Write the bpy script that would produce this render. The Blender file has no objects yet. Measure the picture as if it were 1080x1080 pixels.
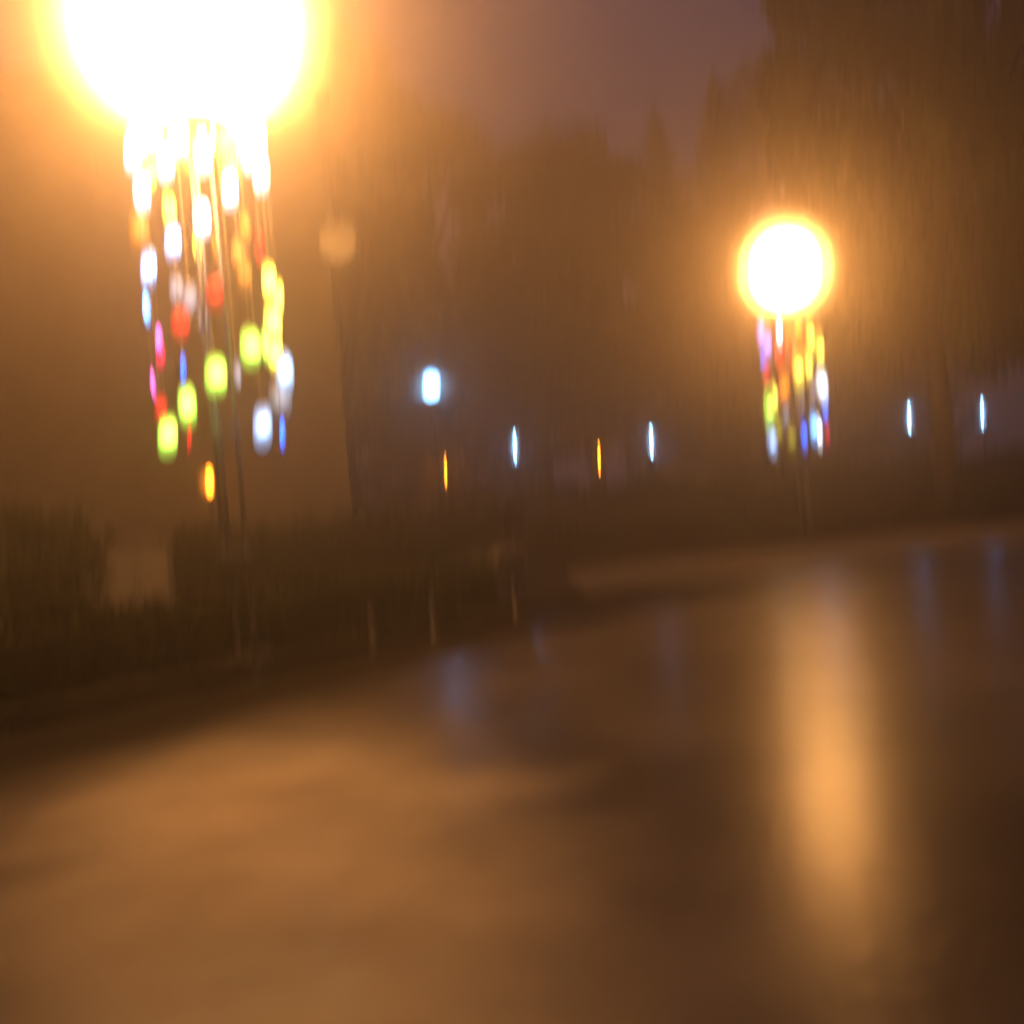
import bpy, bmesh, math, random
import numpy as np
from mathutils import Vector, Matrix, Euler

random.seed(7)
rng = np.random.default_rng(7)
S = bpy.context.scene
COL = S.collection
R = math.radians

# ------------------------------------------------------------------ camera, sky, exposure
CAM_Z = 1.3
ROLL = 5.0
FPX = 1158.0                                   # focal length in photo pixels (1080 wide)
cd = bpy.data.cameras.new('camera')
cam = bpy.data.objects.new('camera', cd)
COL.objects.link(cam)
cd.sensor_width = 36.0
cd.lens = 36.0 * FPX / 1080.0
cd.clip_start = 0.05
cd.clip_end = 1000
cam.matrix_world = Matrix.Translation((0, 0, CAM_Z)) @ Matrix.Rotation(R(90), 4, 'X') @ Matrix.Rotation(R(-ROLL), 4, 'Z')
cd.dof.use_dof = True
cd.dof.focus_distance = 0.8                     # the phone has focused far too close: the whole place is out of focus
cd.dof.aperture_fstop = 1.9
cd.dof.aperture_ratio = 12.0
S.camera = cam

w = bpy.data.worlds.new('World')
S.world = w
w.use_nodes = True
nt = w.node_tree
bg = nt.nodes['Background']
sky = nt.nodes.new('ShaderNodeTexSky')
sky.sky_type = 'NISHITA'
sky.sun_disc = False
sky.sun_elevation = R(-3.0)
sky.sun_rotation = R(20)
sky.air_density = 1.5
sky.dust_density = 2.0
# city glow under low cloud warms the blue of late dusk
mx = nt.nodes.new('ShaderNodeMix'); mx.data_type = 'RGBA'; mx.blend_type = 'MIX'
mx.inputs['Factor'].default_value = 0.8
SKY_GLOW = (0.55, 0.36, 0.66, 1)
nt.links.new(sky.outputs['Color'], mx.inputs[6])
mx.inputs[7].default_value = SKY_GLOW
nt.links.new(mx.outputs[2], bg.inputs['Color'])
SKY_STRENGTH = 0.14
bg.inputs['Strength'].default_value = SKY_STRENGTH

S.view_settings.view_transform = 'Standard'
S.view_settings.look = 'None'
S.view_settings.exposure = 0.0
S.view_settings.gamma = 1.0
S.cycles.use_denoising = True
S.cycles.use_adaptive_sampling = True
S.cycles.adaptive_threshold = 0.04
S.cycles.adaptive_min_samples = 40
S.cycles.max_bounces = 6
S.cycles.diffuse_bounces = 2
S.cycles.glossy_bounces = 2
S.cycles.transmission_bounces = 3
S.cycles.volume_bounces = 0
S.cycles.transparent_max_bounces = 12
S.cycles.sample_clamp_indirect = 4.0
S.cycles.caustics_reflective = False
S.cycles.caustics_refractive = False

HAZE_DENSITY = 0.0195
HAZE_G = 0.86
HAZE_COLOR = (0.97, 0.88, 0.80, 1)
LAMP_COLOR = (1.0, 0.42, 0.105)
LAMP_L = 138.0

# ------------------------------------------------------------------ helpers
cs, sn = math.cos(R(ROLL)), math.sin(R(ROLL))
def ray(px, py):
    u, v = (px - 540) / FPX, (540 - py) / FPX
    return Vector((u * cs + v * sn, 1.0, -u * sn + v * cs))
def at(px, py, Y):
    d = ray(px, py) * Y
    return Vector((d.x, d.y, d.z + CAM_Z))
def gp(px, py, z=0.0):
    d = ray(px, py)
    return at(px, py, (z - CAM_Z) / d.z)

def noise_mat(name, c1, c2, scale=6.0, rough=0.7, spec=0.3, bump=0.0, metallic=0.0, rough2=None, detail=5):
    m = bpy.data.materials.new(name); m.use_nodes = True
    t = m.node_tree; b = t.nodes['Principled BSDF']
    tc = t.nodes.new('ShaderNodeTexCoord')
    n = t.nodes.new('ShaderNodeTexNoise'); n.inputs['Scale'].default_value = scale; n.inputs['Detail'].default_value = detail
    t.links.new(tc.outputs['Object'], n.inputs['Vector'])
    r = t.nodes.new('ShaderNodeValToRGB')
    r.color_ramp.elements[0].position = 0.3; r.color_ramp.elements[1].position = 0.7
    r.color_ramp.elements[0].color = (*c1, 1); r.color_ramp.elements[1].color = (*c2, 1)
    t.links.new(n.outputs['Fac'], r.inputs['Fac'])
    t.links.new(r.outputs['Color'], b.inputs['Base Color'])
    b.inputs['Roughness'].default_value = rough
    b.inputs['Specular IOR Level'].default_value = spec
    b.inputs['Metallic'].default_value = metallic
    if rough2 is not None:
        mr = t.nodes.new('ShaderNodeMapRange')
        mr.inputs['From Min'].default_value = 0.3; mr.inputs['From Max'].default_value = 0.7
        mr.inputs['To Min'].default_value = rough; mr.inputs['To Max'].default_value = rough2
        t.links.new(n.outputs['Fac'], mr.inputs['Value']); t.links.new(mr.outputs['Result'], b.inputs['Roughness'])
    if bump:
        bp = t.nodes.new('ShaderNodeBump'); bp.inputs['Strength'].default_value = bump; bp.inputs['Distance'].default_value = 0.02
        n2 = t.nodes.new('ShaderNodeTexNoise'); n2.inputs['Scale'].default_value = scale * 6; n2.inputs['Detail'].default_value = 4
        t.links.new(tc.outputs['Object'], n2.inputs['Vector'])
        t.links.new(n2.outputs['Fac'], bp.inputs['Height']); t.links.new(bp.outputs['Normal'], b.inputs['Normal'])
    return m

def emit_mat(name, color, strength):
    m = bpy.data.materials.new(name); m.use_nodes = True
    t = m.node_tree
    for n in list(t.nodes): t.nodes.remove(n)
    o = t.nodes.new('ShaderNodeOutputMaterial'); e = t.nodes.new('ShaderNodeEmission')
    e.inputs['Color'].default_value = (*color, 1); e.inputs['Strength'].default_value = strength
    t.links.new(e.outputs[0], o.inputs['Surface'])
    return m

def shell_mat(f):
    m = bpy.data.materials.new('bloom_film'); m.use_nodes = True
    t = m.node_tree
    for n in list(t.nodes): t.nodes.remove(n)
    o = t.nodes.new('ShaderNodeOutputMaterial'); tp = t.nodes.new('ShaderNodeBsdfTransparent'); tl = t.nodes.new('ShaderNodeBsdfTranslucent')
    tl.inputs['Color'].default_value = (.95, .9, .8, 1)
    tc = t.nodes.new('ShaderNodeTexCoord'); n = t.nodes.new('ShaderNodeTexNoise'); n.inputs['Scale'].default_value = 3
    t.links.new(tc.outputs['Object'], n.inputs['Vector'])
    mr = t.nodes.new('ShaderNodeMapRange'); mr.inputs['To Min'].default_value = f * .6; mr.inputs['To Max'].default_value = f * 1.4
    t.links.new(n.outputs['Fac'], mr.inputs['Value'])
    mx = t.nodes.new('ShaderNodeMixShader'); t.links.new(mr.outputs[0], mx.inputs[0]); t.links.new(tp.outputs[0], mx.inputs[1]); t.links.new(tl.outputs[0], mx.inputs[2])
    t.links.new(mx.outputs[0], o.inputs['Surface'])
    return m

def plastic_mat(name, c, glow):
    """Coloured translucent plastic with added self-glow standing in for reflected lamp light."""
    m = bpy.data.materials.new(name); m.use_nodes = True
    t = m.node_tree
    for n in list(t.nodes): t.nodes.remove(n)
    o = t.nodes.new('ShaderNodeOutputMaterial')
    tc = t.nodes.new('ShaderNodeTexCoord')
    nz = t.nodes.new('ShaderNodeTexNoise'); nz.inputs['Scale'].default_value = 9
    t.links.new(tc.outputs['Object'], nz.inputs['Vector'])
    rp = t.nodes.new('ShaderNodeValToRGB')
    rp.color_ramp.elements[0].color = (*[x * 0.75 for x in c], 1); rp.color_ramp.elements[1].color = (*c, 1)
    rp.color_ramp.elements[0].position = 0.3; rp.color_ramp.elements[1].position = 0.6
    t.links.new(nz.outputs['Fac'], rp.inputs['Fac'])
    d = t.nodes.new('ShaderNodeBsdfDiffuse'); tr = t.nodes.new('ShaderNodeBsdfTranslucent')
    gl = t.nodes.new('ShaderNodeBsdfGlossy'); gl.inputs['Roughness'].default_value = 0.25
    gl.inputs['Color'].default_value = (0.9, 0.9, 0.9, 1)
    m1 = t.nodes.new('ShaderNodeMixShader'); m1.inputs[0].default_value = 0.55
    m2 = t.nodes.new('ShaderNodeMixShader'); m2.inputs[0].default_value = 0.05
    t.links.new(rp.outputs['Color'], d.inputs['Color']); t.links.new(rp.outputs['Color'], tr.inputs['Color'])
    t.links.new(d.outputs[0], m1.inputs[1]); t.links.new(tr.outputs[0], m1.inputs[2])
    t.links.new(m1.outputs[0], m2.inputs[1]); t.links.new(gl.outputs[0], m2.inputs[2])
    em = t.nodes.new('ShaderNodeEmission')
    # hot spot painted into the added glow, a bit off centre
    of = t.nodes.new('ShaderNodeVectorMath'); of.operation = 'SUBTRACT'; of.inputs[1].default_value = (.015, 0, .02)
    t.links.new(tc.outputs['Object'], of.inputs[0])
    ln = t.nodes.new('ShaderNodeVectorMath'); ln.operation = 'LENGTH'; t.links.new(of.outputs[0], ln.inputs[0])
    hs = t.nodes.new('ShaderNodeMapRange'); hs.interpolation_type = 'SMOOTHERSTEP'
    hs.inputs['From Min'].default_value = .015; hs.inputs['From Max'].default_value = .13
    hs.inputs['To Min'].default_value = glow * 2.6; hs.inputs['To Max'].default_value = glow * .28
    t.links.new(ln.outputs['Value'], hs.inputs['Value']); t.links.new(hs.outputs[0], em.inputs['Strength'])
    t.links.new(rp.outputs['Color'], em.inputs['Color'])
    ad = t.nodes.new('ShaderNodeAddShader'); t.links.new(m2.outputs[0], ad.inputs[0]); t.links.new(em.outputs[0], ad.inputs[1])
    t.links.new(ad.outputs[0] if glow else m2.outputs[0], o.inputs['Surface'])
    return m

def obj(name, bm, mat, parent=None, smooth=False):
    me = bpy.data.meshes.new(name)
    bm.normal_update()
    bm.to_mesh(me); bm.free()
    if smooth:
        me.polygons.foreach_set('use_smooth', [True] * len(me.polygons))
    if mat: me.materials.append(mat)
    o = bpy.data.objects.new(name, me); COL.objects.link(o)
    if parent: o.parent = parent
    return o
def tag(o, label, cat, group=None, kind=None):
    o['label'] = label; o['category'] = cat
    if group: o['group'] = group
    if kind: o['kind'] = kind
    return o
def struct(o, kind='structure'):
    o['kind'] = kind; return o
def empty(name, loc, rz=0.0):
    o = bpy.data.objects.new(name, None); COL.objects.link(o)
    o.location = loc; o.rotation_euler = (0, 0, rz); o.empty_display_size = 0.2
    return o

def add_box(bm, x0, x1, y0, y1, z0, z1, bevel=0.0):
    t = bmesh.new()
    bmesh.ops.create_cube(t, size=1)
    for v in t.verts:
        v.co = Vector((x0 + (v.co.x + .5) * (x1 - x0), y0 + (v.co.y + .5) * (y1 - y0), z0 + (v.co.z + .5) * (z1 - z0)))
    if bevel: bmesh.ops.bevel(t, geom=t.edges[:], offset=bevel, segments=2, affect='EDGES', profile=0.5)
    merge(bm, t)
def merge(bm, t):
    me = bpy.data.meshes.new('tmp'); t.to_mesh(me); t.free(); bm.from_mesh(me); bpy.data.meshes.remove(me)
def add_lathe(bm, prof, n=20, cx=0, cy=0):
    rings = []
    for r, z in prof:
        if r < 1e-5: rings.append([bm.verts.new((cx, cy, z))])
        else: rings.append([bm.verts.new((cx + r * math.cos(2 * math.pi * i / n), cy + r * math.sin(2 * math.pi * i / n), z)) for i in range(n)])
    for a, b in zip(rings, rings[1:]):
        if len(a) == 1 and len(b) == 1: continue
        for i in range(n):
            j = (i + 1) % n
            if len(a) == 1: bm.faces.new((a[0], b[j], b[i]))
            elif len(b) == 1: bm.faces.new((a[i], a[j], b[0]))
            else: bm.faces.new((a[i], a[j], b[j], b[i]))
def add_tube(bm, pts, radii, n=8):
    pts = [Vector(p) for p in pts]
    if not isinstance(radii, (list, tuple)): radii = [radii] * len(pts)
    rings = []
    for k, p in enumerate(pts):
        d = (pts[min(k + 1, len(pts) - 1)] - pts[max(k - 1, 0)]).normalized()
        a = d.orthogonal().normalized() if abs(d.z) < .99 else Vector((1, 0, 0)); b = d.cross(a).normalized(); a = b.cross(d)
        rings.append([bm.verts.new(p + radii[k] * (a * math.cos(2 * math.pi * i / n) + b * math.sin(2 * math.pi * i / n))) for i in range(n)])
    for a, b in zip(rings, rings[1:]):
        for i in range(n):
            bm.faces.new((a[i], a[(i + 1) % n], b[(i + 1) % n], b[i]))
    bm.faces.new(rings[0][::-1]); bm.faces.new(rings[-1])
def prism(bm, pts, z0, z1):
    a = [bm.verts.new((p[0], p[1], z0)) for p in pts]; b = [bm.verts.new((p[0], p[1], z1)) for p in pts]
    n = len(pts)
    for i in range(n): bm.faces.new((a[i], a[(i + 1) % n], b[(i + 1) % n], b[i]))
    bm.faces.new(b); bm.faces.new(a[::-1])
    bmesh.ops.recalc_face_normals(bm, faces=bm.faces[:])

def leaf_mesh(name, centres, size, aspect=0.6, droop=0.0):
    """one small pointed leaf / needle spray per centre"""
    c = np.asarray(centres, float); n = len(c)
    a = rng.normal(size=(n, 3)); a[:, 2] -= droop; a /= np.linalg.norm(a, axis=1)[:, None]
    b = rng.normal(size=(n, 3)); b -= (b * a).sum(1)[:, None] * a; b /= np.linalg.norm(b, axis=1)[:, None]
    s = size * rng.uniform(0.6, 1.35, (n, 1))
    co = np.stack([c - a * s, c + b * s * aspect, c + a * s, c - b * s * aspect], 1).reshape(-1, 3)
    me = bpy.data.meshes.new(name)
    me.vertices.add(4 * n); me.vertices.foreach_set('co', co.ravel())
    me.loops.add(4 * n); me.loops.foreach_set('vertex_index', np.arange(4 * n, dtype=np.int32))
    me.polygons.add(n); me.polygons.foreach_set('loop_start', np.arange(0, 4 * n, 4, dtype=np.int32))
    me.update(calc_edges=True)
    return me
def mesh_obj(name, me, mat, parent=None):
    if mat and not me.materials: me.materials.append(mat)
    o = bpy.data.objects.new(name, me); COL.objects.link(o)
    if parent: o.parent = parent
    return o
def copy_tree(o, parent=None):
    c = o.copy(); COL.objects.link(c)
    if parent: c.parent = parent
    for ch in [x for x in o.children]: copy_tree(ch, c)
    return c

# ------------------------------------------------------------------ materials
M = {}
def road_material():
    """Wet asphalt with a worn, half dry pale patch and puddly gloss."""
    m = bpy.data.materials.new('wet_asphalt'); m.use_nodes = True
    t = m.node_tree; b = t.nodes['Principled BSDF']; L = t.links.new
    tc = t.nodes.new('ShaderNodeTexCoord')
    def noise(sc, det):
        n = t.nodes.new('ShaderNodeTexNoise'); n.inputs['Scale'].default_value = sc; n.inputs['Detail'].default_value = det
        L(tc.outputs['Object'], n.inputs['Vector']); return n.outputs['Fac']
    def math_(op, a, c, clamp=False):
        n = t.nodes.new('ShaderNodeMath'); n.operation = op; n.use_clamp = clamp
        for k, v in ((0, a), (1, c)):
            if isinstance(v, (int, float)): n.inputs[k].default_value = v
            else: L(v, n.inputs[k])
        return n.outputs[0]
    def mix(f, a, c):
        n = t.nodes.new('ShaderNodeMix'); n.data_type = 'RGBA'; L(f, n.inputs['Factor'])
        for k, v in ((6, a), (7, c)):
            if isinstance(v, tuple): n.inputs[k].default_value = (*v, 1)
            else: L(v, n.inputs[k])
        return n.outputs[2]
    # lamp's light pool painted into the colour: an ellipse with a ragged edge
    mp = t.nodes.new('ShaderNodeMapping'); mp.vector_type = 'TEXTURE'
    mp.inputs['Location'].default_value = (POOL[0], POOL[1], 0); mp.inputs['Rotation'].default_value = (0, 0, POOL[4]); mp.inputs['Scale'].default_value = (POOL[2], POOL[3], 1)
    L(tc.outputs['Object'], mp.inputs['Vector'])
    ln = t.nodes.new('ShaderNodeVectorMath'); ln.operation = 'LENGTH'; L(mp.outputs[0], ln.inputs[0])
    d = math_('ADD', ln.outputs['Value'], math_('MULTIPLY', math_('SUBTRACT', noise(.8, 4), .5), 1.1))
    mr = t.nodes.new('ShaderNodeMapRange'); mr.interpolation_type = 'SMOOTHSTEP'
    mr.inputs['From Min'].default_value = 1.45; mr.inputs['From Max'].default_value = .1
    L(d, mr.inputs['Value']); pool = mr.outputs[0]
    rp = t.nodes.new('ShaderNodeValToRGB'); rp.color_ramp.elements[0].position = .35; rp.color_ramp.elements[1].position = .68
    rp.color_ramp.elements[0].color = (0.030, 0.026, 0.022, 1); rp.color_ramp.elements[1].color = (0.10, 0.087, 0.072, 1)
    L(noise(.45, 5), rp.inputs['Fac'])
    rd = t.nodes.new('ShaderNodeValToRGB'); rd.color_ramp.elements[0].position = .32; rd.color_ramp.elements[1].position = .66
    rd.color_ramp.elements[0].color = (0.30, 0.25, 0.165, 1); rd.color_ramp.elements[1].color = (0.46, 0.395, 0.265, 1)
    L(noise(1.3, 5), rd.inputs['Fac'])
    # darker band running along the near kerb
    sp = t.nodes.new('ShaderNodeSeparateXYZ'); L(tc.outputs['Object'], sp.inputs[0])
    px = math_('ADD', sp.outputs['X'], 4.0); py = math_('SUBTRACT', sp.outputs['Y'], 8.3)
    perp = math_('SUBTRACT', math_('MULTIPLY', px, .82), math_('MULTIPLY', py, .573))
    along = math_('ADD', math_('MULTIPLY', px, .573), math_('MULTIPLY', py, .82))
    def ramp(v, a, c):
        n = t.nodes.new('ShaderNodeMapRange'); n.interpolation_type = 'SMOOTHSTEP'
        n.inputs['From Min'].default_value = a; n.inputs['From Max'].default_value = c; L(v, n.inputs['Value']); return n.outputs[0]
    kerb_band = math_('MULTIPLY', ramp(math_('ADD', perp, math_('MULTIPLY', math_('SUBTRACT', noise(.7, 3), .5), 1.6)), 2.9, 1.1), ramp(along, 12.5, 8.0))
    # paler strip along the far kerb
    far = math_('SUBTRACT', math_('MULTIPLY', math_('SUBTRACT', sp.outputs['X'], .7), .34), math_('MULTIPLY', math_('SUBTRACT', sp.outputs['Y'], 22.7), .94))
    far_pale = ramp(math_('ADD', far, math_('MULTIPLY', math_('SUBTRACT', noise(.35, 3), .5), 5.0)), 9.0, 2.0)
    L(mix(kerb_band, mix(far_pale, mix(pool, rp.outputs[0], rd.outputs[0]), (0.20, 0.17, 0.13)), (0.016, 0.014, 0.012)), b.inputs['Base Color'])
    r0 = t.nodes.new('ShaderNodeMapRange'); r0.inputs['From Min'].default_value = .3; r0.inputs['From Max'].default_value = .7
    r0.inputs['To Min'].default_value = .17; r0.inputs['To Max'].default_value = .25
    L(noise(.6, 5), r0.inputs['Value'])
    L(math_('ADD', .30, math_('MULTIPLY', pool, .45)), b.inputs['Roughness']); b.inputs['Specular IOR Level'].default_value = 0.10
    g = t.nodes.new('ShaderNodeBsdfGlossy'); g.distribution = 'GGX'          # thin film of water
    L(r0.outputs[0], g.inputs['Roughness'])
    wet = math_('MULTIPLY', math_('SUBTRACT', 1.0, math_('MULTIPLY', pool, .7)), WET)
    ms = t.nodes.new('ShaderNodeMixShader'); L(wet, ms.inputs[0]); L(b.outputs[0], ms.inputs[1]); L(g.outputs[0], ms.inputs[2])
    out = [n for n in t.nodes if n.type == 'OUTPUT_MATERIAL'][0]; L(ms.outputs[0], out.inputs['Surface'])
    bp = t.nodes.new('ShaderNodeBump'); bp.inputs['Strength'].default_value = .2; bp.inputs['Distance'].default_value = .01
    L(noise(9, 4), bp.inputs['Height']); L(bp.outputs[0], b.inputs['Normal']); L(bp.outputs[0], g.inputs['Normal'])
    return m
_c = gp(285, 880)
POOL = (_c.x, _c.y, 1.2, 2.7, math.atan2(-_c.x, _c.y))  # centre, size and turn of the painted light pool
WET = 0.028
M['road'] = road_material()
M['pave'] = noise_mat('paving', (0.014, 0.012, 0.010), (0.024, 0.021, 0.018), 1.2, 0.85, 0.05, 0.2)
M['kerb'] = noise_mat('kerb_stone', (0.014, 0.013, 0.012), (0.026, 0.024, 0.022), 2.5, 0.8, 0.06, 0.2)
M['steel'] = noise_mat('galvanised_steel', (0.20, 0.20, 0.20), (0.30, 0.29, 0.28), 8, 0.42, 0.5, 0.0, metallic=0.8)
M['dark_metal'] = noise_mat('dark_painted_metal', (0.02, 0.02, 0.02), (0.04, 0.04, 0.04), 8, 0.5, 0.4)
M['brick'] = noise_mat('dark_plaster', (0.075, 0.063, 0.052), (0.115, 0.096, 0.077), 1.5, 0.85, 0.1, 0.3)
M['roof'] = noise_mat('roof_slate', (0.03, 0.03, 0.03), (0.06, 0.055, 0.05), 3, 0.6, 0.2, 0.3)
M['frame'] = noise_mat('painted_frame', (0.07, 0.06, 0.05), (0.10, 0.085, 0.07), 5, 0.6, 0.3)
M['glass'] = noise_mat('curtained_window_glass', (0.05, 0.043, 0.035), (0.09, 0.075, 0.06), 2, 0.3, 0.4)
M['leaf'] = noise_mat('leaves', (0.022, 0.030, 0.010), (0.055, 0.060, 0.022), 1.1, 0.8, 0.1)
M['needle'] = noise_mat('needles', (0.020, 0.028, 0.012), (0.045, 0.050, 0.020), 0.9, 0.85, 0.08)
M['hedge'] = noise_mat('hedge_leaves', (0.010, 0.014, 0.005), (0.020, 0.024, 0.009), 2.0, 0.9, 0.03)
M['bark'] = noise_mat('bark', (0.022, 0.018, 0.014), (0.045, 0.036, 0.028), 5, 0.9, 0.1, 0.5)
M['stone'] = noise_mat('pillar_stone', (0.10, 0.09, 0.075), (0.16, 0.14, 0.12), 3, 0.8, 0.2, 0.4)
M['cabinet'] = noise_mat('pale_cabinet_paint', (0.09, 0.085, 0.075), (0.13, 0.122, 0.11), 3, 0.5, 0.3)
M['bollard'] = noise_mat('bollard_paint', (0.016, 0.015, 0.014), (0.028, 0.026, 0.024), 6, 0.5, 0.3)
M['cord'] = noise_mat('cord', (0.35, 0.28, 0.18), (0.5, 0.4, 0.28), 20, 0.6, 0.3)
for _k, _f in enumerate((.12, .05, .032, .020, .012, .007)): M['shell%d' % _k] = shell_mat(_f)
M['shell_led'] = shell_mat(.08)
M['globe'] = emit_mat('lit_globe', LAMP_COLOR, LAMP_L)
M['globe_weak'] = emit_mat('lit_globe_weaker', LAMP_COLOR, LAMP_L * .50)
M['led'] = emit_mat('cold_led_tube', (0.22, 0.53, 1.0), 95)
M['led_big'] = emit_mat('cold_led_lantern', (0.22, 0.53, 1.0), 30)
M['amber'] = emit_mat('amber_lamp', (1.0, 0.27, 0.012), 24)
M['amber_dim'] = emit_mat('amber_lamp_dim', (1.0, 0.27, 0.015), 50)
M['ghost'] = emit_mat('amber_lens_ghost', (1.0, 0.46, 0.12), 0.5)  # added glow standing in for a lens ghost

PL = {
    'lime': (0.40, 0.62, 0.09), 'yellow': (0.70, 0.62, 0.10), 'red': (0.55, 0.02, 0.015), 'crimson': (0.50, 0.01, 0.06),
    'pink': (0.70, 0.12, 0.45), 'blue': (0.02, 0.16, 0.85), 'sky blue': (0.20, 0.55, 0.95), 'pale': (0.40, 0.58, 0.85),
    'white': (0.75, 0.80, 0.88), 'grey': (0.22, 0.22, 0.26), 'orange': (0.70, 0.26, 0.02), 'amber': (0.45, 0.20, 0.03),
    'olive': (0.26, 0.24, 0.02), 'lilac': (0.42, 0.30, 0.72),
}
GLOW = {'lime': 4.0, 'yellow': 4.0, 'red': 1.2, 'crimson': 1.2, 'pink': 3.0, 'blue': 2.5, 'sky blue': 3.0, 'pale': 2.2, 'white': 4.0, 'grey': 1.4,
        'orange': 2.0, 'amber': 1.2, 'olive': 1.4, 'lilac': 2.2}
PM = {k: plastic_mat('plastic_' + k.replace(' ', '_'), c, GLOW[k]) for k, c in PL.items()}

# ------------------------------------------------------------------ ground
bm = bmesh.new()
bmesh.ops.create_grid(bm, x_segments=16, y_segments=12, size=1)
for v in bm.verts: v.co = Vector((v.co.x * 85, 42 + v.co.y * 55, 0))
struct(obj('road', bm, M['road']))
EDGE = [(-10.6, -1.2), (-4.0, 8.3), (0.4, 14.6), (0.75, 15.3), (0.7, 22.7), (6.7, 25.0), (14.0, 27.5), (60, 43.2)]
bm = bmesh.new()
prism(bm, [(x - 0.0, y) for x, y in EDGE] + [(60, 95), (-60, 95), (-60, -1.2)], -0.1, 0.115)
struct(obj('pavement', bm, M['pave']))
# kerb stones: one continuous line in front of the pavement, 3 mm proud of it
bm = bmesh.new()
for (a, b) in zip(EDGE, EDGE[1:]):
    a, b = Vector((*a, 0)), Vector((*b, 0)); d = (b - a); L = d.length; d.normalize(); nrm = Vector((d.y, -d.x, 0))
    n = max(1, int(L / 1.0))
    for i in range(n):
        p, q = a + d * (L * i / n + .004), a + d * (L * (i + 1) / n - .004)
        t = bmesh.new()
        prism(t, [p + nrm * .16, q + nrm * .16, q - nrm * .02, p - nrm * .02], -0.08, 0.122)
        merge(bm, t)
struct(obj('kerb', bm, M['kerb']))

# ------------------------------------------------------------------ building on the left
BY = 21.0
corner = at(366, 480, BY)
bld = empty('building', (corner.x, BY, 0.115), R(9))
tag(bld, 'dark plastered building standing in the fog behind the nearer globe lamp', 'building')
BW, BD, BH = 22.0, 9.0, 9.4
bm = bmesh.new(); add_box(bm, -BW, 0, 0, BD, 0, BH); obj('wall', bm, M['brick'], bld)
bm = bmesh.new()
t = bmesh.new()
prof = [(-.4, BH + .003), (BD / 2, BH + 2.6), (BD + .4, BH + .003)]
vs0 = [t.verts.new((-BW - .3, *p)) for p in prof]; vs1 = [t.verts.new((.25, *p)) for p in prof]
t.faces.new(vs0[::-1]); t.faces.new(vs1)
for i in range(3): t.faces.new((vs0[i], vs0[(i + 1) % 3], vs1[(i + 1) % 3], vs1[i]))
bmesh.ops.recalc_face_normals(t, faces=t.faces[:]); merge(bm, t)
obj('roof', bm, M['roof'], bld)
for wx in (-14.5, -11.0, -7.6, -4.2):
    for wz in (4.0, 7.0):
        f = bmesh.new()
        for (x0, x1, z0, z1) in ((wx, wx + .09, wz, wz + 1.5), (wx + 1.11, wx + 1.2, wz, wz + 1.5), (wx + .09, wx + 1.11, wz, wz + .09), (wx + .09, wx + 1.11, wz + 1.41, wz + 1.5), (wx + .57, wx + .63, wz + .09, wz + 1.41)):
            add_box(f, x0, x1, -.07, -.002, z0, z1)
        fo = obj('window', f, M['frame'], bld)
        p = bmesh.new(); add_box(p, wx + .091, wx + 1.109, -.035, -.004, wz + .091, wz + 1.409); obj('pane', p, M['glass'], fo)
        s_ = bmesh.new(); add_box(s_, wx - .08, wx + 1.28, -.14, -.002, wz - .09, wz - .003); obj('sill', s_, M['frame'], fo)

# ------------------------------------------------------------------ big globe lamps with their strands of plastic pieces
GR = 1.0
SHELLS = (1.0, 1.05, 1.11, 1.17, 1.24, 1.32)
def globe_lamp(loc, label, glow, gs, core):
    root = empty('street_lamp', (loc.x, loc.y, 0.115))
    tag(root, label, 'street lamp', 'tall globe lamps with coloured strands')
    H = loc.z - 0.115
    for k in range(3):
        a = 2 * math.pi * k / 3 + 0.5
        b = bmesh.new(); x, y = .13 * math.cos(a), .13 * math.sin(a)
        add_tube(b, [(x, y, 0.05), (x, y, H * .5), (x * .8, y * .8, H - GR + .02)], [.026, .024, .02], 10)
        obj('pole_tube', b, M['steel'], root, True)
    b = bmesh.new(); add_lathe(b, [(0, 0), (.30, 0), (.30, .035), (.24, .05), (.2, .055), (0, .056)], 28); obj('base_plate', b, M['dark_metal'], root)
    for z in (1.0, 2.2, 3.4):
        b = bmesh.new(); add_lathe(b, [(0, z), (.165, z), (.17, z + .02), (.165, z + .04), (0, z + .04)], 20); obj('spacer_plate', b, M['steel'], root)
    b = bmesh.new(); add_lathe(b, [(.0, H - GR - .02), (.26, H - GR - .02), (.3, H - GR + .02), (.24, H - GR + .06), (0, H - GR + .065)], 24); obj('collar', b, M['steel'], root)
    b = bmesh.new(); bmesh.ops.create_icosphere(b, subdivisions=3, radius=core)
    g = obj('light_core', b, glow, root, True); g.location = (0, 0, H)
    for k, rr_ in enumerate(SHELLS):
        r_ = rr_ * gs
        # nested shells added to imitate bloom, open underneath where the strands hang through
        a0 = math.acos(max(-1, -1.04 / r_)) if r_ > 1.04 else math.pi
        prof = [(r_ * math.sin(a), H + r_ * math.cos(a)) for a in np.linspace(0.0, a0, 26)]
        if a0 == math.pi: prof[-1] = (0, H - r_)
        prof[0] = (0, H + r_)
        b = bmesh.new(); add_lathe(b, prof[::-1], 48)
        obj('bloom_shell', b, M['shell%d' % k], root, True)
    b = bmesh.new(); add_lathe(b, [(0, H + 1.33 * gs), (.2, H + 1.33 * gs), (.12, H + 1.33 * gs + .06), (.03, H + 1.33 * gs + .1), (0, H + 1.33 * gs + .16)], 20); obj('finial', b, M['dark_metal'], root)
    return root

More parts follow.
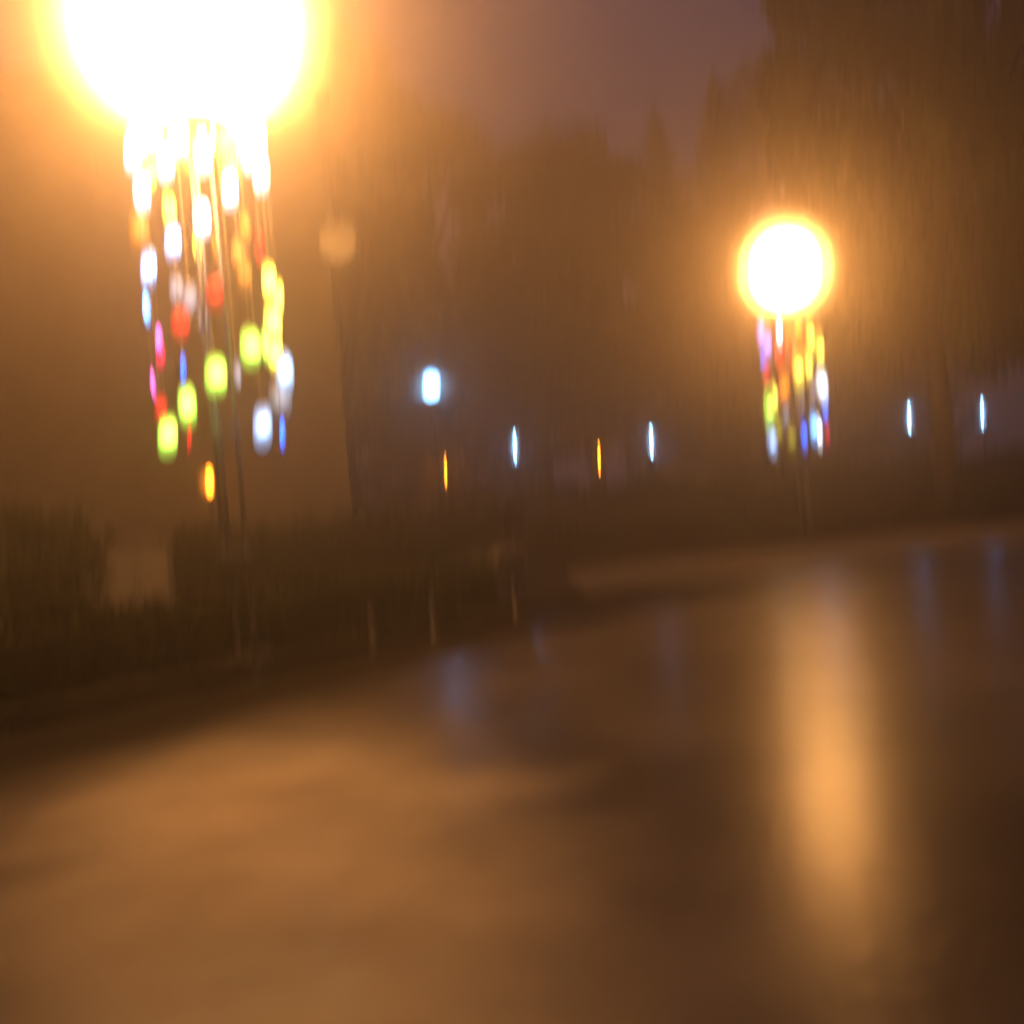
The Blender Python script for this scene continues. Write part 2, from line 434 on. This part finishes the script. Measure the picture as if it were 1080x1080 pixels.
def oval(w, h, th):
    b = bmesh.new(); n = 28
    # rounded capsule outline, domed towards the middle
    rows = []
    for s, (k, t) in enumerate(((.0, .5), (.75, .42), (1.0, 0), (.75, -.42), (.0, -.5))):
        if k == 0: rows.append([b.verts.new((0, t * th, 0))]); continue
        ring = []
        for i in range(n):
            a = 2 * math.pi * i / n; c, q = math.cos(a), math.sin(a)
            e = 0.75
            ring.append(b.verts.new((k * w / 2 * math.copysign(abs(c) ** e, c), t * th, k * h / 2 * math.copysign(abs(q) ** e, q))))
        rows.append(ring)
    for A, B in zip(rows, rows[1:]):
        for i in range(n):
            j = (i + 1) % n
            if len(A) == 1: b.faces.new((A[0], B[i], B[j]))
            elif len(B) == 1: b.faces.new((A[j], A[i], B[0]))
            else: b.faces.new((A[i], A[j], B[j], B[i]))
    bmesh.ops.recalc_face_normals(b, faces=b.faces[:])
    return b

RING = 0.66
def mobile(lamp_loc, Y, items, label, nst, zb):
    """A hoop under the globe with cords all round it; plastic pieces are threaded on the cords."""
    ztop = lamp_loc.z - GR - 0.06
    root = empty('hanging_mobile', (lamp_loc.x, lamp_loc.y, ztop))
    tag(root, label, 'mobile', 'strands of coloured plastic hanging under the globe lamps')
    b = bmesh.new()
    pts = [(RING * math.cos(2 * math.pi * i / 40), RING * math.sin(2 * math.pi * i / 40), 0) for i in range(40)]
    for i in range(40): add_tube(b, [pts[i], pts[(i + 1) % 40]], .014, 6)
    for k in range(3):
        a = 2 * math.pi * k / 3
        add_tube(b, [(RING * math.cos(a), RING * math.sin(a), 0), (.2 * math.cos(a), .2 * math.sin(a), 0.02)], .012, 6)
    obj('hoop', b, M['steel'], root, True)
    # one cord at each distinct bearing; cords near a wanted place are shared
    strands = []
    for (px, py, wpx, hpx, colour, side) in items:
        # where the sight line meets the hoop's cylinder, front (side -1) or back (+1)
        yy = Y
        for _ in range(4):
            p = at(px, py, yy)
            dx = max(-RING * .995, min(RING * .995, p.x - lamp_loc.x))
            yy = Y + side * math.sqrt(max(0, RING ** 2 - dx ** 2))
        p = at(px, py, yy)
        ang = math.atan2(yy - Y, dx)
        best = None
        for s in strands:
            d = abs((s['a'] - ang + math.pi) % (2 * math.pi) - math.pi) * RING
            zs = [q[0] for q in s['items']]
            if d < 0.05 and all(abs(z - p.z) > 0.5 * (h + hpx * yy / FPX) * .8 for z, h in [(q[0], q[2]) for q in s['items']]): best = s
        if best is None: best = dict(a=ang, items=[]); strands.append(best)
        best['items'].append((p.z, wpx * yy / FPX, hpx * yy / FPX, colour, yy))
    for s in strands:
        x, y = RING * math.cos(s['a']), RING * math.sin(s['a'])
        zl = min(q[0] - q[2] * .5 for q in s['items']) - .05 - ztop
        b = bmesh.new(); add_tube(b, [(x, y, 0), (x + .004, y, zl * .5), (x, y, zl)], .0035, 5)
        st = obj('strand', b, M['cord'], root)
        for (z, wd, h, colour, yy) in s['items']:
            narrow = wd < 0.5 * .22
            b = oval(max(wd, .17) if narrow else wd, h, .03)
            d = obj('plastic_piece', b, PM[colour], st, True)
            # narrow ones are turned nearly edge on, the rest face roughly outwards
            if narrow: yaw = math.acos(min(1, max(.15, wd / .17))) * random.choice((-1, 1))
            else: yaw = random.uniform(-.45, .45)
            d.location = (x, y, z - ztop); d.rotation_euler = (random.uniform(-.16, .16), random.uniform(-.05, .05), yaw)
            d['label'] = colour + ' plastic piece'
    return root

L1 = at(197, 20, 10.6); L2 = at(828, 284, 25.2)
globe_lamp(L1, 'nearer globe lamp on a slim three tube pole, largest light in view', M['globe'], 1.10, .97)
globe_lamp(L2, 'farther globe lamp on the far kerb, mirrored as a long streak in the road', M['globe_weak'], 1.04, .82)
LEFT = [
    (141, 160, 20, 40, 'white', -1), (175, 172, 22, 34, 'white', -1), (200, 158, 20, 36, 'yellow', 1), (262, 160, 20, 40, 'white', -1), (275, 183, 20, 38, 'white', 1),
    (238, 150, 20, 36, 'yellow', -1), (150, 148, 20, 34, 'white', 1), (162, 140, 22, 36, 'white', 1), (188, 146, 22, 34, 'white', -1), (218, 142, 22, 34, 'white', 1),
    (250, 142, 22, 36, 'white', 1), (270, 150, 20, 36, 'white', -1), (214, 165, 18, 34, 'white', -1), (243, 172, 18, 32, 'yellow', 1), (160, 185, 16, 32, 'yellow', 1),
    (150, 203, 22, 36, 'white', -1), (247, 201, 17, 34, 'white', -1), (213, 231, 17, 34, 'white', -1), (185, 256, 17, 32, 'pale', -1),
    (145, 244, 20, 40, 'amber', 1), (179, 223, 10, 34, 'yellow', 1), (212, 262, 6, 26, 'yellow', 1), (160, 283, 18, 38, 'pale', -1),
    (155, 326, 10, 28, 'sky blue', -1), (186, 306, 14, 32, 'grey', 1), (200, 316, 16, 30, 'grey', 1), (192, 342, 19, 28, 'red', -1), (214, 336, 9, 32, 'grey', 1),
    (226, 310, 20, 34, 'red', -1), (168, 358, 10, 18, 'pink', -1), (171, 376, 12, 20, 'crimson', -1), (164, 406, 6, 26, 'pink', -1),
    (197, 391, 8, 28, 'blue', 1), (233, 396, 22, 36, 'lime', -1), (264, 367, 21, 36, 'lime', -1), (199, 428, 23, 38, 'lime', -1),
    (177, 460, 21, 38, 'lime', -1), (174, 431, 9, 20, 'red', 1), (202, 463, 7, 24, 'red', 1),
    (281, 298, 14, 36, 'yellow', -1), (291, 316, 18, 38, 'yellow', 1), (287, 342, 18, 40, 'yellow', -1), (283, 365, 14, 34, 'lime', 1), (289, 374, 14, 30, 'yellow', -1),
    (301, 393, 20, 38, 'pale', -1), (296, 421, 24, 38, 'grey', 1), (277, 450, 23, 40, 'pale', 1), (296, 458, 7, 26, 'blue', -1),
    (258, 290, 15, 36, 'amber', 1), (277, 262, 12, 32, 'red', 1), (254, 268, 14, 30, 'amber', 1), (250, 396, 4, 26, 'grey', 1),
    (228, 262, 5, 26, 'amber', 1), (262, 240, 14, 30, 'amber', 1),
]
RIGHT = [
    (803, 352, 8, 24, 'lilac', 1), (810, 364, 8, 26, 'lilac', -1), (822, 350, 6, 24, 'white', -1), (823, 376, 12, 36, 'red', 1), (809, 396, 8, 30, 'crimson', -1),
    (842, 391, 10, 36, 'yellow', -1), (828, 409, 10, 30, 'orange', -1), (855, 357, 9, 36, 'yellow', -1), (853, 387, 7, 34, 'yellow', 1), (863, 370, 8, 32, 'yellow', 1),
    (841, 346, 9, 28, 'orange', 1), (832, 350, 8, 30, 'amber', 1), (867, 407, 10, 30, 'white', -1), (857, 412, 9, 32, 'grey', 1), (844, 424, 10, 32, 'grey', 1), (830, 438, 10, 26, 'grey', 1),
    (811, 431, 11, 38, 'lime', -1), (816, 420, 8, 30, 'yellow', 1), (813, 466, 11, 26, 'pale', -1), (821, 454, 7, 32, 'olive', 1), (835, 463, 8, 28, 'olive', -1),
    (848, 460, 7, 28, 'blue', -1), (858, 451, 8, 28, 'sky blue', -1), (865, 456, 4, 28, 'white', -1), (871, 458, 5, 28, 'crimson', 1), (869, 432, 6, 24, 'blue', 1),
    (806, 380, 6, 26, 'blue', 1), (848, 372, 7, 28, 'amber', 1), (835, 382, 7, 30, 'red', 1),
]
LEFT = [(x, y, w_ * 1.08, h * 1.0, c, sd) for x, y, w_, h, c, sd in LEFT]
RIGHT = [(x, y, w_ * 1.25, h * 1.1, c, sd) for x, y, w_, h, c, sd in RIGHT]
mobile(L1, 10.6, LEFT, 'larger nearer curtain of lime, blue and red plastic ovals under the globe', 14, 2.0)
mobile(L2, 25.2, RIGHT, 'smaller farther curtain of coloured plastic ovals hanging over the far kerb', 14, 2.0)

# ------------------------------------------------------------------ distant lamps
GB = 'cold white lamps across the road'; GA = 'amber lamps among the trees'
def column_lamp(px, py, Y, tw, th, mat, label, group, head='tube', name='column_lamp'):
    c = at(px, py, Y)
    root = empty(name, (c.x, c.y, 0.115)); tag(root, label, 'lamp', group)
    H = c.z - .115
    b = bmesh.new(); add_lathe(b, [(0, 0), (.13, 0), (.13, .03), (.08, .12), (.055, .3), (.04, max(.4, H - th / 2 - .05)), (0, max(.41, H - th / 2 - .05))], 14)
    obj('post', b, M['dark_metal'], root, True)
    b = bmesh.new(); z0 = H - th / 2
    if head == 'tube': add_lathe(b, [(0, z0), (tw / 2 * .8, z0), (tw / 2, z0 + .04), (tw / 2, z0 + th - .04), (tw / 2 * .8, z0 + th), (0, z0 + th)], 10)
    else: add_lathe(b, [(0, z0)] + [(tw / 2 * math.sin(math.pi * k / 10), z0 + th / 2 - th / 2 * math.cos(math.pi * k / 10)) for k in range(1, 10)] + [(0, z0 + th)], 14)
    obj('diffuser', b, mat, root, True)
    if group == GB or name == 'post_lantern':
        for k in (1.4, 2.0, 2.7):  # added shells imitate a halo round the lamp
            b = bmesh.new(); wv, hv = max(tw / 2 * k, .075 * k), th / 2 * (1 + .16 * k)
            add_lathe(b, [(0, z0 + th / 2 - hv)] + [(wv * math.sin(math.pi * q / 12), z0 + th / 2 - hv * math.cos(math.pi * q / 12)) for q in range(1, 12)] + [(0, z0 + th / 2 + hv)], 20)
            obj('bloom_shell', b, M['shell_led'], root, True)
    b = bmesh.new(); add_lathe(b, [(0, z0 - .05), (tw / 2 + .03, z0 - .05), (tw / 2 + .03, z0 - .012), (0, z0 - .012)], 14); obj('collar', b, M['dark_metal'], root)
    b = bmesh.new(); add_lathe(b, [(0, z0 + th + .006), (tw / 2 + .04, z0 + th + .006), (tw / 2 + .03, z0 + th + .04), (0, z0 + th + .09)], 14); obj('cap', b, M['dark_metal'], root)
    return root
column_lamp(455, 407, 32, .50, .46, M['led_big'], 'broad oval blue-white lamp, brightest of the cold lamps', GB, 'oval')
column_lamp(543, 471, 40, .04, .62, M['led'], 'thin blue-white tube lamp nearest the broad oval lamp', GB)
column_lamp(687, 466, 40, .04, .62, M['led'], 'thin blue-white tube lamp just past the thin amber lamp', GB)
column_lamp(959, 441, 42, .04, .62, M['led'], 'thin blue-white tube lamp first beyond the farther coloured curtain', GB)
column_lamp(1036, 436, 44, .04, .6, M['led'], 'thinnest blue-white tube lamp under the tall dark tree', GB)
column_lamp(221, 508, 18.5, .13, .3, M['amber'], 'glowing amber lantern low behind the nearer lamp pole', GA, 'oval', 'post_lantern')
column_lamp(463, 497, 38, .04, .55, M['amber_dim'], 'brighter of two amber tube lamps standing close together', GA)
column_lamp(470, 497, 38.6, .03, .55, M['amber_dim'], 'slimmer of two amber tube lamps standing close together', GA)
column_lamp(632, 484, 40, .03, .6, M['amber_dim'], 'lone thin amber tube lamp between two cold lamps', GA)

# made-up glowing ball on a bracket, stands in for a lens ghost
c = at(356, 256, BY - .7)
root = empty('lens_ghost_ball', c)
tag(root, 'dim round amber ball added for a lens ghost at the corner of the building', 'lens ghost')
b = bmesh.new(); rr = .34
add_lathe(b, [(0, -rr)] + [(rr * math.sin(math.pi * k / 14) * (1 + .02 * (k % 2)), -rr * math.cos(math.pi * k / 14)) for k in range(1, 14)] + [(0, rr)], 20)
obj('ghost_ball', b, M['ghost'], root, True)
b = bmesh.new(); add_lathe(b, [(0, rr - .02), (.09, rr - .02), (.09, rr + .05), (0, rr + .06)], 12); obj('cap', b, M['dark_metal'], root)
b = bmesh.new(); add_tube(b, [(0, 0, rr + .05), (0, 0, rr + .2), (0, .64, rr + .2)], .012, 6); obj('bracket', b, M['dark_metal'], root)

# ------------------------------------------------------------------ low clipped hedge along the kerb, stone pillar, bollards, cabinet
def hedge(name, a, b_, width, h, label, n, group=None, size=.05, z0=.115):
    a, b_ = Vector((*a, 0)), Vector((*b_, 0)); d = b_ - a; L = d.length; d.normalize(); nr = Vector((-d.y, d.x, 0))
    root = empty(name, (a.x, a.y, z0)); tag(root, label, 'hedge', group)
    t = rng.uniform(0, L, n); s = rng.uniform(-.5, .5, n); q = rng.uniform(0, 1, n)
    # most leaves near the outer skin
    f = rng.integers(0, 4, n)
    s = np.where(f == 0, -.5 + rng.normal(0, .05, n), np.where(f == 1, .5 + rng.normal(0, .05, n), s))
    q = np.where(f >= 2, 1 + rng.normal(0, .05, n), q)
    hh = h * (1 + .06 * np.sin(t * 2.1) + .04 * np.sin(t * 5.3 + 1))
    c = np.outer(t, (d.x, d.y, 0)) + np.outer(s * width, (nr.x, nr.y, 0)); c[:, 2] = np.clip(q, .02, 1.2) * hh
    mesh_obj('foliage', leaf_mesh('foliage', c, size), M['hedge'], root)
    bm = bmesh.new(); prism(bm, [nr * -width * .42, d * L + nr * -width * .42, d * L + nr * width * .42, nr * width * .42], 0, h * .9)
    obj('inner_growth', bm, M['hedge'], root)
    return root
d = (Vector((0.4, 14.6)) - Vector((-4, 8.3))).normalized(); nv = Vector((-d.y, d.x))
o1 = nv * 0.62
p0 = Vector((-9.0, 1.1)) + o1; p1 = Vector((0.4, 14.6)) + o1 - d * .75
hedge('low_hedge', p0, p1, .7, .58, 'low clipped dark hedge along the near kerb, ending at a stone pillar', 9000)
c = Vector((0.4, 14.6)) + o1 - d * .35
root = empty('stone_pillar', (c.x, c.y, .115), math.atan2(d.y, d.x)); tag(root, 'squat stone pillar at the road end of the low hedge', 'pillar')
b = bmesh.new(); add_box(b, -.30, .30, -.30, .30, 0, .58, .015); obj('shaft', b, M['stone'], root)
b = bmesh.new(); add_box(b, -.35, .35, -.35, .35, .583, .68, .02); obj('capstone', b, M['stone'], root)
bl = None
for i, (px, lab) in enumerate(((240, 'pale bollard before the low hedge, close to the nearer lamp pole'), (365, 'pale bollard before the low hedge, second from the nearer lamp pole'),
                               (431, 'pale bollard before the low hedge, third from the nearer lamp pole'), (521, 'pale bollard before the low hedge, next to the stone pillar'))):
    # on the kerb line under that bearing
    best = min((abs(((Vector((-4, 8.3)) + d * s_)[0]) - at(px, 660, (Vector((-4, 8.3)) + d * s_)[1]).x), s_) for s_ in np.linspace(0, 7.6, 400))[1]
    q = Vector((-4, 8.3)) + d * best + nv * -.35
    if bl is None:
        bl = empty('bollard', (q.x, q.y, 0))
        b = bmesh.new(); add_lathe(b, [(0, 0), (.055, 0), (.055, .03), (.038, .04), (.035, .44), (.02, .48), (0, .49)], 14); obj('shaft', b, M['bollard'], bl, True)
        b = bmesh.new(); add_lathe(b, [(.039, .34), (.041, .345), (.041, .385), (.039, .39)], 14); obj('band', b, M['dark_metal'], bl, True)
        o = bl
    else:
        o = copy_tree(bl); o.location = (q.x, q.y, 0)
    tag(o, lab, 'bollard', 'pale bollards along the near kerb')

c = at(147, 590, 15.5)
root = empty('utility_cabinet', (c.x, c.y, .115), .08); tag(root, 'pale metal utility cabinet standing behind the low hedge', 'cabinet')
b = bmesh.new(); add_box(b, -.42, .42, -.2, .2, .1, 1.12, .012); obj('body', b, M['cabinet'], root)
b = bmesh.new(); add_box(b, -.47, .47, -.25, .25, 1.123, 1.19, .015); obj('lid', b, M['cabinet'], root)
b = bmesh.new(); add_box(b, -.44, .44, -.19, .19, 0, .098); obj('plinth', b, M['stone'], root)
for s_ in (-1, 1):
    b = bmesh.new(); add_box(b, min(s_ * .01, s_ * .39), max(s_ * .01, s_ * .39), -.216, -.203, .15, 1.07, .004); dr = obj('door', b, M['cabinet'], root)
    b = bmesh.new(); add_box(b, s_ * .04 - .012, s_ * .04 + .012, -.232, -.218, .55, .68, .003); obj('handle', b, M['dark_metal'], dr)

# ------------------------------------------------------------------ trees and shrubs
def conifer_meshes(h, rad, n):
    pts = []; zs = []
    nb = int(h * 9)
    bm = bmesh.new(); add_tube(bm, [(0, 0, 0), (.05, 0, h * .4), (0, .04, h * .8), (0, 0, h * .99)], [h * .018 + .05, h * .012 + .03, h * .006, .015], 8)
    for k in range(nb):
        z = h * (.10 + .90 * (k / nb)); f = (1 - z / h)
        L = rad * (f ** .8) * random.uniform(.65, 1.15) + .12
        a = k * 2.4 + random.uniform(-.4, .4)
        dz = -L * random.uniform(.1, .35)
        if L > .5: add_tube(bm, [(0, 0, z), (L * .6 * math.cos(a), L * .6 * math.sin(a), z + dz * .4), (L * .95 * math.cos(a), L * .95 * math.sin(a), z + dz)], [.035, .02, .008], 5)
        m = max(6, int(n / nb * (L / rad) * 1.9))
        t = rng.uniform(.12, 1.02, m) ** .8
        sp = .10 + .20 * L * (1 - t * .6)
        c = np.stack([t * L * math.cos(a) + rng.normal(0, 1, m) * sp * .6, t * L * math.sin(a) + rng.normal(0, 1, m) * sp * .6, z + dz * t ** 1.4 - rng.uniform(0, 1, m) * sp * .8], 1)
        pts.append(c)
    # leader
    m = 60; c = np.stack([rng.normal(0, .05, m), rng.normal(0, .05, m), rng.uniform(h * .94, h * 1.01, m)], 1); pts.append(c)
    return bm, leaf_mesh('crown', np.concatenate(pts), .17, .4, .7)
def broad_meshes(h, rad, n, size=.12):
    bm = bmesh.new(); add_tube(bm, [(0, 0, 0), (.1, .05, h * .2), (0, .1, h * .45), (.1, 0, h * .75)], [.32, .22, .15, .05], 9)
    clumps = []
    for k in range(46):
        z = random.uniform(.25, 1.0); a = random.uniform(0, 6.283); prof = math.sin(math.pi * min(1, (z - .12) / .92)) ** .6
        rr_ = rad * prof * math.sqrt(random.uniform(.15, 1))
        p = Vector((rr_ * math.cos(a), rr_ * math.sin(a), z * h * .94)); clumps.append((p, random.uniform(.10, .22) * rad + .2))
        if k % 2 == 0:
            s_ = Vector((0, .05, max(h * .2, p.z - h * .22))); add_tube(bm, [s_, s_.lerp(p, .5) + Vector((0, 0, .1)), p], [.08, .05, .015], 5)
    pts = []
    for p, r_ in clumps:
        m = n // len(clumps)
        c = rng.normal(0, 1, (m, 3)); c /= np.linalg.norm(c, axis=1)[:, None]; c *= (r_ * rng.uniform(.25, 1.15, m) ** .5)[:, None]; c[:, 2] *= .8
        pts.append(c + np.array(p))
    return bm, leaf_mesh('crown', np.concatenate(pts), size, .6)

protos = {}
def tree(kind, px, top, Y, name, label, group, wid=1.0, rz=None):
    g = gp0 = at(px, 540, Y)
    # ground point under that bearing: follow the vertical down
    zt = at(px, top, Y); h = zt.z - .115
    if kind not in protos:
        if kind == 'conifer': tr, cr = conifer_meshes(10.0, 2.3, 6500)
        elif kind == 'slim': tr, cr = conifer_meshes(10.0, 1.5, 5000)
        elif kind == 'tall': tr, cr = broad_meshes(10.0, 3.3, 24000, .10)
        else: tr, cr = broad_meshes(10.0, 3.2, 11000)
        root = empty(name, (0, 0, 0))
        obj('trunk', tr, M['bark'], root, True)
        mesh_obj('crown', cr, M['needle'] if kind in ('conifer', 'slim') else M['leaf'], root)
        protos[kind] = root; o = root
    else:
        o = copy_tree(protos[kind])
    s = h / 10.0
    o.location = (zt.x, zt.y, .115); o.rotation_euler = (0, 0, random.uniform(0, 6.28) if rz is None else rz); o.scale = (s * wid, s * wid, s)
    tag(o, label, 'tree', group)
    return o
GT = 'trees in the fog beyond the road'
TREES = [
    # kind, x of the top, y of the top, distance, width, label
    ('tall', 926, -330, 29, .5, 'tall dark broadleaf tree rising out of the frame behind the thinnest cold lamp'),
    ('tall', 1040, -260, 30, .62, 'tall dark tree beyond the thinnest cold lamp, cut by the frame'),
    ('slim', 884, -20, 50, 1.0, 'narrow conifer against the purple sky, touching the tall dark tree'),
    ('broad', 822, 70, 49, 1.0, 'rounded tree rising straight above the farther globe lamp'),
    ('conifer', 752, 84, 47, .8, 'pointed conifer first before the farther globe lamp, tallest of the middle row'),
    ('conifer', 690, 120, 52, .8, 'conifer in the middle row behind the cold lamp past the lone amber lamp'),
    ('broad', 640, 160, 48, .85, 'rounded tree behind the lone thin amber lamp'),
    ('broad', 596, 130, 51, .8, 'rounded tree between the lone amber lamp and the twin amber lamps'),
    ('broad', 548, 150, 47, .85, 'rounded tree behind the thin cold lamp nearest the oval lamp'),
    ('conifer', 492, 128, 50, .8, 'conifer standing just past the broad oval cold lamp'),
    ('broad', 440, 110, 46, .9, 'rounded tree behind the broad oval cold lamp'),
    ('conifer', 396, 80, 49, .8, 'conifer nearest the corner of the building'),
    ('broad', 330, 40, 42, 1.0, 'rounded tree rising behind the roof of the building at its corner'),
    ('broad', 930, 150, 44, .9, 'lower rounded tree behind the cold lamp beyond the coloured curtain'),
]
for k, x, y, Y, wd, lab in TREES:
    tree(k, x, y, Y, {'conifer': 'conifer_tree', 'slim': 'conifer_tree', 'broad': 'broadleaf_tree', 'tall': 'broadleaf_tree'}[k], lab, GT, wd)

def shrub(px, Y, h, wd, label, group, proto=[None]):
    p = at(px, 600, Y)
    if proto[0] is None:
        root = empty('shrub', (0, 0, 0)); bm = bmesh.new(); pts = []
        for k in range(16):
            a = random.uniform(0, 6.28); r_ = random.uniform(.1, .42); q = Vector((r_ * math.cos(a), r_ * math.sin(a), random.uniform(.35, .9)))
            add_tube(bm, [(0, 0, 0), q * .5 + Vector((0, 0, .1)), q], [.02, .012, .005], 5)
            m = 200; c = rng.normal(0, .13, (m, 3)); pts.append(c + np.array(q))
        c = np.concatenate(pts); c[:, 2] = np.abs(c[:, 2]) + .02
        obj('stems', bm, M['bark'], root); mesh_obj('foliage', leaf_mesh('foliage', c, .05), M['hedge'], root); proto[0] = root; o = root
    else: o = copy_tree(proto[0])
    o.location = (p.x, Y, .115); o.scale = (wd, wd, h); o.rotation_euler = (0, 0, random.uniform(0, 6.28)); tag(o, label, 'shrub', group)
GS = 'shrubs before the building'
for px, Y, h, wd, lab in ((-20, 13.0, 1.5, 1.9, 'dark shrub farthest from the cabinet, cut by the frame edge'), (26, 13.6, 1.45, 1.8, 'dark shrub beside the pale cabinet, on its street side'),
                          (215, 17.4, 1.2, 1.7, 'dark shrub under the amber lantern behind the pole'), (285, 18.0, 1.15, 1.8, 'dark shrub between the lantern and the building corner'),
                          (350, 18.6, 1.2, 1.7, 'dark shrub at the foot of the building corner'), (415, 19.5, 1.2, 2.0, 'dark shrub standing clear of the building corner'),
                          (485, 21.0, 1.3, 2.2, 'dark shrub farthest from the building, below the twin amber lamps')):
    shrub(px, Y, h, wd, lab, GS)
hedge('tall_hedge', (0.2, 27.5), (16, 33.2), 1.2, 1.55, 'long dark hedge behind the far kerb, passing behind the coloured curtain', 16000, None, .07)
hedge('tall_hedge', (17, 33.6), (36, 40.4), 1.2, 1.7, 'dark hedge continuing past the far kerb out of the frame', 9000, None, .08)
hedge('tall_hedge', (-16, 33), (-0.6, 31.0), 1.2, 1.5, 'dark hedge seen behind the shrubs below the oval cold lamp', 9000, None, .07)

# ------------------------------------------------------------------ fog
bm = bmesh.new(); add_box(bm, -95, 95, -16, 102, -1.1, 20.5)
m = bpy.data.materials.new('fog'); m.use_nodes = True
t = m.node_tree
for n in list(t.nodes): t.nodes.remove(n)
o = t.nodes.new('ShaderNodeOutputMaterial'); v = t.nodes.new('ShaderNodeVolumePrincipled')
v.inputs['Color'].default_value = HAZE_COLOR; v.inputs['Density'].default_value = HAZE_DENSITY; v.inputs['Anisotropy'].default_value = HAZE_G
t.links.new(v.outputs[0], o.inputs['Volume'])
struct(obj('haze', bm, m), 'stuff')
